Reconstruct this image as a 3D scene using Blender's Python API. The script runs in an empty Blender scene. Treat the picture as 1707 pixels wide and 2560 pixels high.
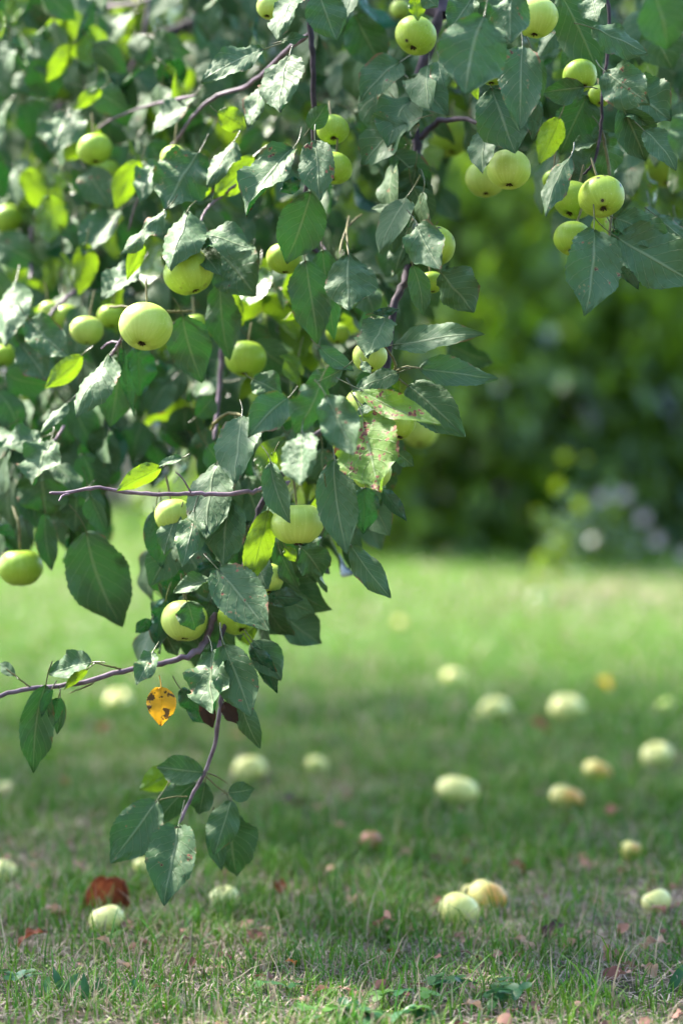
import bpy, math, random
import numpy as np
from mathutils import Vector, Matrix

random.seed(11)
RS = np.random.RandomState(11)
SC = bpy.context.scene
COL = SC.collection

# ------------------------------------------------------------------ camera, sky, sun, exposure
CAM_H, PITCH, FPX, FOCUS = 0.74, math.atan(300 / 6044), 6044.0, 2.98
cam_d = bpy.data.cameras.new('camera')
cam = bpy.data.objects.new('camera', cam_d); COL.objects.link(cam); SC.camera = cam
cam.location = (0, 0, CAM_H); cam.rotation_euler = (math.pi / 2 - PITCH, 0, 0)
cam_d.sensor_fit = 'VERTICAL'; cam_d.sensor_height = 36; cam_d.sensor_width = 36; cam_d.lens = 85
cam_d.clip_start = 0.05; cam_d.clip_end = 600
cam_d.dof.use_dof = True; cam_d.dof.focus_distance = FOCUS; cam_d.dof.aperture_fstop = 2.0

SUN_TO = Vector((-0.62, 0.42, 0.86)).normalized()
SUN_EL = math.asin(SUN_TO.z); SUN_AZ = math.atan2(SUN_TO.x, SUN_TO.y)
W = bpy.data.worlds.new('World'); SC.world = W; W.use_nodes = True
wn = W.node_tree; bg = wn.nodes['Background']
sky = wn.nodes.new('ShaderNodeTexSky'); sky.sky_type = 'NISHITA'; sky.sun_disc = False
sky.sun_elevation = SUN_EL; sky.sun_rotation = SUN_AZ; sky.air_density = 1.0; sky.dust_density = 1.5; sky.ozone_density = 1.4
wn.links.new(sky.outputs[0], bg.inputs[0]); bg.inputs[1].default_value = 0.12
sd = bpy.data.lights.new('sun', 'SUN'); sd.energy = 2.8; sd.angle = math.radians(6); sd.color = (1.0, 0.94, 0.82)
sun = bpy.data.objects.new('sun', sd); COL.objects.link(sun); sun.location = (-6, 5, 9)
sun.rotation_euler = SUN_TO.to_track_quat('Z', 'Y').to_euler()
SC.view_settings.view_transform = 'Standard'; SC.view_settings.look = 'None'
SC.view_settings.exposure = 2.95; SC.view_settings.gamma = 1.0
SC.cycles.use_denoising = True
SC.cycles.max_bounces = 8; SC.cycles.transmission_bounces = 6; SC.cycles.diffuse_bounces = 4

# ------------------------------------------------------------------ picture measures -> places in the orchard
CP, SP = math.cos(PITCH), math.sin(PITCH)
UPV, FWD = Vector((0, SP, CP)), Vector((0, CP, -SP))
def P(px, py, d):
    """point d metres in front of the camera, measured on the photograph (1707 x 2560)"""
    return Vector((0, 0, CAM_H)) + Vector(((px - 853.5) / FPX * d, 0, 0)) + UPV * ((1280 - py) / FPX * d) + FWD * d
def GD(py, h=0.0):
    return (h - CAM_H) / ((1280 - py) / FPX * CP - SP)
REG = {'1': (0, 0), '2': (853, 0), '3': (0, 600), '4': (600, 600), '5': (0, 1200), '6': (853, 1200), '7': (0, 1800), '8': (853, 1800)}
ZS = 1568 / 854.0
def S(reg, x, y):
    if reg == 'd': return x * 1.0887, y * 1.0885
    o = REG[reg]; return o[0] + x / ZS, o[1] + y / ZS
def zscale(reg): return 1.0887 if reg == 'd' else 1 / ZS

def tag(o, label=None, cat=None, group=None, kind=None):
    if label: o['label'] = label
    if cat: o['category'] = cat
    if group: o['group'] = group
    if kind: o['kind'] = kind
    return o

# ------------------------------------------------------------------ mesh helpers
def mesh_np(name, V, F, mat, parent=None, attrs=None, smooth=True):
    V = np.asarray(V, dtype=np.float32); F = np.asarray(F, dtype=np.int32)
    me = bpy.data.meshes.new(name)
    k = F.shape[1]
    me.vertices.add(len(V)); me.vertices.foreach_set('co', V.ravel())
    me.loops.add(F.size); me.loops.foreach_set('vertex_index', F.ravel())
    me.polygons.add(len(F)); me.polygons.foreach_set('loop_start', np.arange(0, F.size, k, dtype=np.int32))
    me.polygons.foreach_set('loop_total', np.full(len(F), k, dtype=np.int32))
    if smooth: me.polygons.foreach_set('use_smooth', np.ones(len(F), dtype=bool))
    for n, a in (attrs or {}).items():
        at = me.attributes.new(n, 'FLOAT_VECTOR', 'POINT'); at.data.foreach_set('vector', np.asarray(a, dtype=np.float32).ravel())
    me.update(calc_edges=True); me.validate()
    for m in (mat if isinstance(mat, (list, tuple)) else [mat]): me.materials.append(m)
    o = bpy.data.objects.new(name, me); COL.objects.link(o)
    if parent: o.parent = parent
    return o

def grid_faces(nu, nv):
    i = np.arange(nv - 1)[:, None]; j = np.arange(nu - 1)[None, :]
    a = i * nu + j
    return np.stack([a, a + 1, a + nu + 1, a + nu], -1).reshape(-1, 4)

def catmull(pts, n=6):
    pts = [np.array(p, float) for p in pts]
    if len(pts) < 3: n = max(n, 2)
    e = [2 * pts[0] - pts[1]] + pts + [2 * pts[-1] - pts[-2]]
    out = []
    for i in range(1, len(e) - 2):
        for k in range(n):
            t = k / n
            out.append(0.5 * (2 * e[i] + (e[i + 1] - e[i - 1]) * t + (2 * e[i - 1] - 5 * e[i] + 4 * e[i + 1] - e[i + 2]) * t * t
                              + (3 * e[i] - e[i - 1] - 3 * e[i + 1] + e[i + 2]) * t ** 3))
    out.append(pts[-1]); return np.array(out)

def tube(pts, r0, r1, seg=8, n=6, bump=0.0, rs=None, cap=True):
    c = catmull(pts, n); m = len(c)
    t = np.gradient(c, axis=0); t /= np.linalg.norm(t, axis=1)[:, None] + 1e-9
    ref = np.array([0.31, 0.9, 0.2]) if abs(t[0][1]) < 0.8 else np.array([1, 0.1, 0.2])
    if bump and rs is not None: c = c + rs.randn(m, 3) * (np.linspace(r0, r1, m) * .22)[:, None]
    V = []
    a = np.linspace(0, 2 * math.pi, seg, endpoint=False)
    for i in range(m):
        u = np.cross(t[i], ref); u /= np.linalg.norm(u); w = np.cross(t[i], u)
        r = r0 + (r1 - r0) * i / (m - 1)
        if bump and rs is not None:
            r *= 1 + bump * (rs.rand() - .4) + (1.1 * bump if rs.rand() < .16 else 0)
        if cap and i in (0, m - 1): r *= 0.55
        V.append(c[i] + r * (np.cos(a)[:, None] * u + np.sin(a)[:, None] * w))
    V = np.concatenate(V); F = []
    for i in range(m - 1):
        for j in range(seg):
            F.append((i * seg + j, i * seg + (j + 1) % seg, (i + 1) * seg + (j + 1) % seg, (i + 1) * seg + j))
    return V, np.array(F)

def join(parts):
    Vs, Fs, o = [], [], 0
    for V, F in parts:
        Vs.append(V); Fs.append(np.asarray(F) + o); o += len(V)
    return np.concatenate(Vs), np.concatenate(Fs)

# ------------------------------------------------------------------ materials
class NT:
    def __init__(s, name):
        s.m = bpy.data.materials.new(name); s.m.use_nodes = True; s.t = s.m.node_tree
        s.t.nodes.clear(); s.out = s.n('OutputMaterial')
    def n(s, ty, **kw):
        x = s.t.nodes.new('ShaderNode' + ty)
        for k, v in kw.items(): setattr(x, k, v)
        return x
    def l(s, a, b): s.t.links.new(a, b)
    def put(s, sock, v):
        if hasattr(v, 'is_output'): s.l(v, sock)
        elif isinstance(v, (tuple, list)) and len(v) == 3 and sock.type == 'RGBA': sock.default_value = (*v, 1)
        else: sock.default_value = v
    def math(s, op, a, b=0.0, c=None):
        x = s.n('Math', operation=op); s.put(x.inputs[0], a); s.put(x.inputs[1], b)
        if c is not None: s.put(x.inputs[2], c)
        return x.outputs[0]
    def mix(s, f, a, b):
        x = s.n('Mix', data_type='RGBA'); s.put(x.inputs[0], f); s.put(x.inputs[6], a); s.put(x.inputs[7], b); return x.outputs[2]
    def ramp(s, v, lo, hi):
        x = s.n('MapRange'); x.interpolation_type = 'SMOOTHSTEP'; s.put(x.inputs[0], v); x.inputs[1].default_value = lo; x.inputs[2].default_value = hi; return x.outputs[0]
    def noise(s, vec, scale, detail=3, rough=.55):
        x = s.n('TexNoise'); x.inputs['Scale'].default_value = scale; x.inputs['Detail'].default_value = detail; x.inputs['Roughness'].default_value = rough
        if vec is not None: s.l(vec, x.inputs['Vector'])
        return x.outputs[0]
    def attr(s, name):
        x = s.n('Attribute', attribute_name=name); return x.outputs['Vector']
    def xyz(s, v):
        x = s.n('SeparateXYZ'); s.l(v, x.inputs[0]); return x.outputs
    def bsdf(s, col, rough=.5, spec=.5, **kw):
        b = s.n('BsdfPrincipled'); s.put(b.inputs['Base Color'], col); s.put(b.inputs['Roughness'], rough); s.put(b.inputs['Specular IOR Level'], spec)
        for k, v in kw.items(): s.put(b.inputs[k.replace('_', ' ')], v)
        return b
    def bump(s, h, strength, dist):
        b = s.n('Bump'); s.l(h, b.inputs['Height']); b.inputs['Strength'].default_value = strength; b.inputs['Distance'].default_value = dist
        return b.outputs[0]
    def done(s, sh): s.l(sh, s.out.inputs[0]); return s.m

def leaf_material(name, detail=True, dark=(0.001, 0.018, 0.012), fresh=(0.002, 0.110, 0.040), trans=(0.04, 0.26, 0.030), tf=0.42, sheen=.62):
    m = NT(name)
    uv = m.attr('luv'); u, v, _ = m.xyz(uv); rnd, spot, tone = m.xyz(m.attr('lc'))
    pos = m.n('NewGeometry').outputs['Position']
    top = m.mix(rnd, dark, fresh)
    # tone: 0 green, .35 lime, .7 yellow, 1 brown
    lime = m.ramp(tone, .05, .35); yel = m.ramp(tone, .4, .7); bro = m.ramp(tone, .78, 1.0)
    top = m.mix(lime, top, (0.09, 0.19, 0.018)); und = m.mix(lime, (0.065, 0.13, 0.05), (0.13, 0.24, 0.025))
    tr = m.mix(lime, trans, (0.25, 0.42, 0.010))
    if detail:
        n1 = m.noise(pos, 42, 4); mot = m.ramp(n1, .3, .75)
        top = m.mix(m.math('MULTIPLY', mot, .5), top, m.mix(.3, top, (0.02, 0.10, 0.05)))
        au = m.math('ABSOLUTE', u)
        ph = m.math('FRACT', m.math('SUBTRACT', m.math('MULTIPLY', v, 8.0), m.math('MULTIPLY', au, 2.3)))
        vd = m.math('ABSOLUTE', m.math('SUBTRACT', ph, .5))
        vein = m.math('MULTIPLY', m.ramp(vd, .44, .5), .8)
        mid = m.math('SUBTRACT', 1.0, m.ramp(au, .02, .075))
        vm = m.math('MAXIMUM', vein, mid)
        top = m.mix(m.math('MULTIPLY', vm, .40), top, (0.04, 0.16, 0.045)); und = m.mix(m.math('MULTIPLY', vm, .5), und, (0.30, 0.36, 0.2))
        tr = m.mix(m.math('MULTIPLY', vm, .55), tr, (0.07, 0.13, 0.01))
        # rust and scab spots
        vo = m.n('TexVoronoi'); vo.inputs['Scale'].default_value = 150; vo.inputs['Randomness'].default_value = 1
        dn = m.n('TexNoise'); dn.inputs['Scale'].default_value = 170; m.l(pos, dn.inputs['Vector'])
        va = m.n('VectorMath', operation='MULTIPLY_ADD'); m.l(dn.outputs['Color'], va.inputs[0]); va.inputs[1].default_value = (.008, .008, .008); m.l(pos, va.inputs[2]); m.l(va.outputs[0], vo.inputs['Vector'])
        big = m.noise(pos, 60, 2)
        thr = m.math('ADD', m.math('MULTIPLY', spot, .34), m.math('MULTIPLY', m.math('SUBTRACT', big, .57), 2.2))
        sp = m.math('GREATER_THAN', m.math('SUBTRACT', thr, vo.outputs['Distance']), 0.0)
        halo = m.math('GREATER_THAN', m.math('SUBTRACT', m.math('ADD', thr, .10), vo.outputs['Distance']), 0.0)
        sp = m.math('MULTIPLY', sp, m.math('GREATER_THAN', spot, .02)); halo = m.math('MULTIPLY', halo, m.math('GREATER_THAN', spot, .02))
        sc = m.mix(m.ramp(m.noise(pos, 300, 1), .4, .6), (0.07, 0.022, 0.022), (0.30, 0.11, 0.06))
        hc = (0.42, 0.30, 0.14)
        top = m.mix(m.math('MULTIPLY', halo, .55), top, hc); und = m.mix(m.math('MULTIPLY', halo, .4), und, hc)
        top = m.mix(sp, top, sc); und = m.mix(sp, und, sc); tr = m.mix(sp, tr, (0.10, 0.03, 0.005))
        # small edge browning
        eb = m.math('MULTIPLY', m.ramp(au, .82, .99), m.ramp(m.noise(pos, 30, 2), .58, .68))
        top = m.mix(eb, top, (0.20, 0.075, 0.03)); und = m.mix(eb, und, (0.22, 0.09, 0.05))
        pet = m.math('LESS_THAN', v, -.001)
        top = m.mix(pet, top, (0.09, 0.10, 0.035)); und = m.mix(pet, und, (0.09, 0.10, 0.035))
    dots = m.ramp(m.noise(pos, 90, 2), .56, .62)
    yc = m.mix(dots, (0.68, 0.35, 0.015), (0.09, 0.05, 0.015)) if detail else (0.6, 0.33, 0.02)
    bc = m.mix(m.noise(pos, 40, 3), (0.022, 0.012, 0.009), (0.07, 0.033, 0.022))
    top = m.mix(yel, top, yc); und = m.mix(yel, und, yc); tr = m.mix(yel, tr, yc)
    top = m.mix(bro, top, bc); und = m.mix(bro, und, bc); tr = m.mix(bro, tr, (0.05, 0.022, 0.012))
    back = m.n('NewGeometry').outputs['Backfacing']
    col = m.mix(back, top, und)
    rough = m.math('ADD', m.math('MULTIPLY', back, .3), .24)
    if detail: rough = m.math('ADD', rough, m.math('MULTIPLY', mot, .14))
    b = m.bsdf(col, rough, m.math('SUBTRACT', sheen, m.math('MULTIPLY', back, .35)))
    if detail:
        h = m.math('SUBTRACT', m.math('MULTIPLY', m.noise(pos, 95, 3), .8), m.math('MULTIPLY', vm, .75))
        h = m.math('ADD', h, m.math('MULTIPLY', m.noise(pos, 38, 2), 1.6)); nb = m.bump(h, .55, .0030); m.l(nb, b.inputs['Normal'])
    t = m.n('BsdfTranslucent'); m.put(t.inputs[0], tr)
    mx = m.n('MixShader'); mx.inputs[0].default_value = tf
    thin = m.math('ADD', tf, m.math('MULTIPLY', lime, .30 if detail else .34))
    if detail: thin = m.math('MULTIPLY', m.math('SUBTRACT', 1.0, pet), thin)
    m.l(thin, mx.inputs[0])
    m.l(b.outputs[0], mx.inputs[1]); m.l(t.outputs[0], mx.inputs[2])
    return m.done(mx.outputs[0])

M = {}
M['leaf'] = leaf_material('apple leaf', tf=.07, sheen=.75)
M['far_leaf'] = leaf_material('distant leaf', False, (0.002, 0.011, 0.006), (0.016, 0.055, 0.006), (0.30, 0.46, 0.008), .22, 1.1)

def apple_material(name, base, green, blush=None, specks=.0, streak=.0):
    m = NT(name); tc = m.n('TexCoord').outputs['Object']; rnd = m.n('ObjectInfo').outputs['Random']
    x, y, z = m.xyz(tc)
    n = m.noise(tc, 22, 3)
    col = m.mix(m.ramp(n, .3, .7), base, green)
    col = m.mix(m.math('MULTIPLY', rnd, .35), col, green)
    # pale lenticels, faint streaks running from stalk to eye
    vo = m.n('TexVoronoi'); vo.inputs['Scale'].default_value = 260; m.l(tc, vo.inputs['Vector'])
    col = m.mix(m.math('MULTIPLY', m.math('LESS_THAN', vo.outputs['Distance'], .16), .30), col, (0.72, 0.76, 0.40))
    ang = m.math('ARCTAN2', y, x); cx = m.n('CombineXYZ'); m.l(m.math('MULTIPLY', ang, 3.0), cx.inputs[0]); m.l(m.math('MULTIPLY', z, 6.0), cx.inputs[2])
    st = m.ramp(m.noise(cx.outputs[0], 2.2, 2), .45, .75)
    col = m.mix(m.math('MULTIPLY', st, .30), col, tuple(min(1, c * 1.25 + .03) for c in base))
    if specks:
        v2 = m.n('TexVoronoi'); v2.inputs['Scale'].default_value = 62; m.l(tc, v2.inputs['Vector'])
        keep = m.ramp(m.noise(tc, 30, 1), .5, .56)
        d = m.math('LESS_THAN', v2.outputs['Distance'], m.math('MULTIPLY', keep, specks))
        d2 = m.math('LESS_THAN', v2.outputs['Distance'], m.math('MULTIPLY', keep, specks * 1.7))
        col = m.mix(m.math('MULTIPLY', d2, .55), col, (0.20, 0.22, 0.05)); col = m.mix(d, col, (0.022, 0.014, 0.012))
    if blush:
        bz = m.ramp(m.math('ADD', m.math('MULTIPLY', x, 22.0), m.noise(tc, 30, 2)), .40, .95)
        col = m.mix(m.math('MULTIPLY', bz, .9), col, blush)
    # brown around the eye and the stalk pit
    rad = m.math('SQRT', m.math('ADD', m.math('MULTIPLY', x, x), m.math('MULTIPLY', y, y)))
    pit = m.math('SUBTRACT', 1.0, m.ramp(rad, .0015, .0055))
    col = m.mix(m.math('MULTIPLY', pit, .8), col, (0.10, 0.09, 0.025))
    b = m.bsdf(col, m.math('ADD', .34, m.math('MULTIPLY', n, .18)), .45)
    b.inputs['Subsurface Weight'].default_value = .10; b.inputs['Subsurface Scale'].default_value = .012; b.inputs['Subsurface Radius'].default_value = (.9, 1, .35)
    m.l(m.bump(m.noise(tc, 130, 2), .08, .002), b.inputs['Normal'])
    return m.done(b.outputs[0])
M['apple'] = apple_material('green apple skin', (0.37, 0.51, 0.050), (0.26, 0.42, 0.030))
M['apple_speck'] = apple_material('scabbed green apple skin', (0.40, 0.52, 0.06), (0.28, 0.42, 0.035), specks=.15)
M['apple_pale'] = apple_material('pale green apple skin', (0.52, 0.63, 0.14), (0.38, 0.52, 0.07))
M['apple_fallen'] = apple_material('cream windfall skin', (0.84, 0.79, 0.35), (0.74, 0.71, 0.22))
M['apple_blush'] = apple_material('blushed windfall skin', (0.86, 0.74, 0.32), (0.80, 0.68, 0.20), blush=(0.80, 0.36, 0.07))
M['apple_pinkrot'] = apple_material('pink rotten skin', (0.66, 0.28, 0.21), (0.52, 0.18, 0.13))
M['apple_rot'] = apple_material('rotting windfall skin', (0.76, 0.74, 0.34), (0.66, 0.66, 0.22), blush=(0.22, 0.075, 0.03))

def simple(name, c1, c2, scale=30, rough=.7, spec=.3, bumpd=0.0):
    m = NT(name); tc = m.n('TexCoord').outputs['Object']; n = m.noise(tc, scale, 5, .6)
    b = m.bsdf(m.mix(m.ramp(n, .3, .7), c1, c2), rough, spec)
    if bumpd: m.l(m.bump(n, .7, bumpd), b.inputs['Normal'])
    return m.done(b.outputs[0])
M['bark'] = simple('bark', (0.022, 0.016, 0.022), (0.075, 0.052, 0.072), 45, .75, .35, .004)
M['twig'] = simple('twig bark', (0.085, 0.050, 0.080), (0.21, 0.145, 0.20), 60, .5, .45, .0015)
M['stalk'] = simple('stalk', (0.10, 0.085, 0.035), (0.20, 0.19, 0.08), 90, .6, .3)
M['calyx'] = simple('dry eye', (0.018, 0.013, 0.010), (0.07, 0.05, 0.03), 200, .9, .1)
M['plaster'] = simple('pale render', (0.76, 0.56, 0.56), (0.84, 0.66, 0.64), 3, .9, .1, .004)
M['coping'] = simple('stone coping', (0.40, 0.35, 0.32), (0.50, 0.44, 0.42), 8, .85, .2, .004)
M['petal'] = simple('lilac petals', (0.46, 0.34, 0.42), (0.60, 0.50, 0.54), 12, .6, .2)

def attr_col_material(name, tf=.25, rough=.5, spec=.35):
    m = NT(name); c = m.attr('gc')
    b = m.bsdf(c, rough, spec); t = m.n('BsdfTranslucent'); m.l(c, t.inputs[0])
    mx = m.n('MixShader'); mx.inputs[0].default_value = tf; m.l(b.outputs[0], mx.inputs[1]); m.l(t.outputs[0], mx.inputs[2])
    return m.done(mx.outputs[0])
M['grass'] = attr_col_material('grass blades', .32)
M['straw'] = attr_col_material('dry straw', .15, .7, .2)
M['clover'] = attr_col_material('clover leaf', .25, .45, .4)
def deadleaf(name, c1, c2):
    m = NT(name); tc = m.n('TexCoord').outputs['Object']
    c = m.mix(m.ramp(m.noise(tc, 55, 4), .3, .7), c1, c2)
    b = m.bsdf(c, .6, .3); t = m.n('BsdfTranslucent'); m.l(c, t.inputs[0]); mx = m.n('MixShader'); mx.inputs[0].default_value = .3
    m.l(m.bump(m.noise(tc, 120, 3), .5, .002), b.inputs['Normal'])
    m.l(b.outputs[0], mx.inputs[1]); m.l(t.outputs[0], mx.inputs[2]); return m.done(mx.outputs[0])
M['dead_rust'] = deadleaf('rusty dead leaf', (0.17, 0.050, 0.028), (0.34, 0.11, 0.05))
M['dead_pink'] = deadleaf('pinkish dead leaf', (0.40, 0.17, 0.13), (0.58, 0.30, 0.24))
M['dead_tan'] = deadleaf('tan dead leaf', (0.40, 0.24, 0.17), (0.58, 0.40, 0.29))
M['dead_orange'] = deadleaf('orange dead leaf', (0.52, 0.17, 0.05), (0.70, 0.30, 0.10))
M['dead_dark'] = deadleaf('dark dead leaf', (0.05, 0.025, 0.025), (0.11, 0.06, 0.05))
M['dead_yellow'] = deadleaf('yellow dead leaf', (0.72, 0.45, 0.04), (0.80, 0.62, 0.10))
M['rot'] = deadleaf('rotten brown skin', (0.12, 0.03, 0.018), (0.30, 0.085, 0.035))

def ground_material():
    m = NT('lawn soil'); pos = m.n('NewGeometry').outputs['Position']
    n = m.noise(pos, 2.2, 5); n2 = m.noise(pos, 30, 4)
    soil = m.mix(m.ramp(n2, .35, .7), (0.060, 0.038, 0.034), (0.20, 0.135, 0.12))
    gr = m.mix(n2, (0.035, 0.075, 0.016), (0.075, 0.13, 0.03))
    y = m.xyz(pos)[1]
    f = m.math('MULTIPLY', m.ramp(n, .25, .6), m.math('ADD', .35, m.math('MULTIPLY', m.ramp(y, 3.2, 6.5), .6)))
    b = m.bsdf(m.mix(f, soil, gr), .9, .15); m.l(m.bump(n2, .8, .02), b.inputs['Normal'])
    return m.done(b.outputs[0])
M['ground'] = ground_material()

# ------------------------------------------------------------------ ground and grass
nx, ny = 121, 161
gx, gy = np.meshgrid(np.linspace(-60, 60, nx), np.linspace(-15, 120, ny))
g = mesh_np('ground', np.stack([gx.ravel(), gy.ravel(), np.zeros(gx.size)], 1), grid_faces(nx, ny), M['ground'])
tag(g, kind='structure')

def vnoise(x, y, s, seed):
    r = np.random.RandomState(seed); T = r.rand(64, 64)
    x = np.asarray(x) * s + 1000; y = np.asarray(y) * s + 1000; xi = np.floor(x).astype(int); yi = np.floor(y).astype(int)
    fx = x - xi; fy = y - yi; fx = fx * fx * (3 - 2 * fx); fy = fy * fy * (3 - 2 * fy)
    a = T[xi % 64, yi % 64]; b = T[(xi + 1) % 64, yi % 64]; c = T[xi % 64, (yi + 1) % 64]; d = T[(xi + 1) % 64, (yi + 1) % 64]
    return (a * (1 - fx) + b * fx) * (1 - fy) + (c * (1 - fx) + d * fx) * fy

def blades(x, y, h, w, lean, col, z0=0.0, flat=False):
    n = len(x); az = RS.rand(n) * 2 * math.pi; dx, dy = np.cos(az), np.sin(az)
    fa = az + math.pi / 2 + RS.randn(n) * .5; sx, sy = np.cos(fa), np.sin(fa)
    V = np.zeros((n, 8, 3), np.float32)
    for k, t in enumerate((0, .38, .72, 1.0)):
        off = lean * h * t ** 1.9; hh = h * t * (1 - .35 * lean * t)
        ww = w * (1, .92, .62, .10)[k] * .5
        if flat: off = h * t; hh = z0 + 0.006 * RS.rand(n) + .25 * lean * h * t * (1 - t)
        for q, sg in enumerate((-1, 1)):
            V[:, k * 2 + q, 0] = x + dx * off + sg * sx * ww; V[:, k * 2 + q, 1] = y + dy * off + sg * sy * ww; V[:, k * 2 + q, 2] = hh
    base = (np.arange(n) * 8)[:, None, None]
    F = (base + np.array([[0, 1, 3, 2], [2, 3, 5, 4], [4, 5, 7, 6]])[None]).reshape(-1, 4)
    return V.reshape(-1, 3), F, np.repeat(col, 8, axis=0)

def lerp(a, b, t): return np.asarray(a)[None] * (1 - t[:, None]) + np.asarray(b)[None] * t[:, None]
Vg, Fg, Cg, o = [], [], [], 0
def gadd(t):
    global o
    V, F, C = t; Vg.append(V); Fg.append(F + o); Cg.append(C); o += len(V)
for (y0, y1, n, hm, wm) in ((2.45, 3.5, 56000, .034, .0020), (3.5, 5.0, 60000, .034, .0023), (5.0, 8.0, 56000, .030, .0042), (8.0, 16.0, 70000, .034, .009)):
    y = y0 + (y1 - y0) * RS.rand(n); hw = .155 * y + .25 + .02 * y; x = (RS.rand(n) * 2 - 1) * hw
    nn = vnoise(x, y, 2.3, 3) * .6 + vnoise(x, y, 7, 4) * .4
    tuft = vnoise(x, y, 14, 9)
    keep = RS.rand(n) < np.clip(.16 + 1.5 * (nn - .26) + .6 * (tuft - .5), .07, 1) if y0 < 3.6 else np.ones(n, bool)
    x, y, nn, tuft = x[keep], y[keep], nn[keep], tuft[keep]; n = len(x)
    t = RS.rand(n)
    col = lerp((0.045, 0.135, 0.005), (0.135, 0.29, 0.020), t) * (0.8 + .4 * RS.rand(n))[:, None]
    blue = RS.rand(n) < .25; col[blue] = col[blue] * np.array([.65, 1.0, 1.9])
    far = np.clip((y - 5.5) / 4, 0, 1); col = col * (1 - far[:, None]) + far[:, None] * lerp((0.10, 0.25, 0.016), (0.18, 0.315, 0.036), RS.rand(n))  # far blades coloured brighter, imitating the sunlit strip
    dryn = vnoise(x, y, 1.3, 21); dry = RS.rand(n) < np.where(y < 3.4, .18, .11) + .25 * np.clip(dryn - .55, 0, 1)
    dry |= (RS.rand(n) < .4 * np.exp(-((x - 1.0) / .55) ** 2 - ((y - 8.6) / .9) ** 2))
    col[dry] = lerp((0.27, 0.20, 0.15), (0.46, 0.38, 0.27), RS.rand(n))[dry]
    tall = RS.rand(n) < .05
    h = hm * (.45 + .8 * RS.rand(n)) * (.75 + .5 * tuft); h[tall] *= 2.2
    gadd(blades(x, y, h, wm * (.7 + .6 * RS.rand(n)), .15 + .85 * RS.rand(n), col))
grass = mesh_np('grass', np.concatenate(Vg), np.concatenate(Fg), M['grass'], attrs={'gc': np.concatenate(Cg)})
tag(grass, 'short green lawn grass growing under the apple tree', 'grass', kind='stuff')

Vg, Fg, Cg, o = [], [], [], 0
for (y0, y1, n, hm, wm) in ((2.45, 3.5, 26000, .034, .0018), (3.5, 5.2, 14000, .034, .0028)):
    y = y0 + (y1 - y0) * RS.rand(n); x = (RS.rand(n) * 2 - 1) * (.175 * y + .25)
    k = RS.rand(n) < np.clip(1.5 * (vnoise(x, y, 3.1, 31) * .6 + vnoise(x, y, 11, 32) * .4) - .2, .1, 1); x, y = x[k], y[k]; n = len(x)
    col = lerp((0.20, 0.13, 0.12), (0.55, 0.46, 0.38), RS.rand(n)); gsel = RS.rand(n) < .2; col[gsel] = lerp((0.17, 0.26, 0.05), (0.38, 0.46, 0.14), RS.rand(n))[gsel]
    gadd(blades(x, y, hm * (.4 + .9 * RS.rand(n)), wm * (.7 + .6 * RS.rand(n)), .3 + .9 * RS.rand(n), col, .003, True))
straw = mesh_np('dry_straw', np.concatenate(Vg), np.concatenate(Fg), M['straw'], attrs={'gc': np.concatenate(Cg)})
tag(straw, 'dry pale straw and thatch lying between the green grass blades', 'dry grass', kind='stuff')

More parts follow.
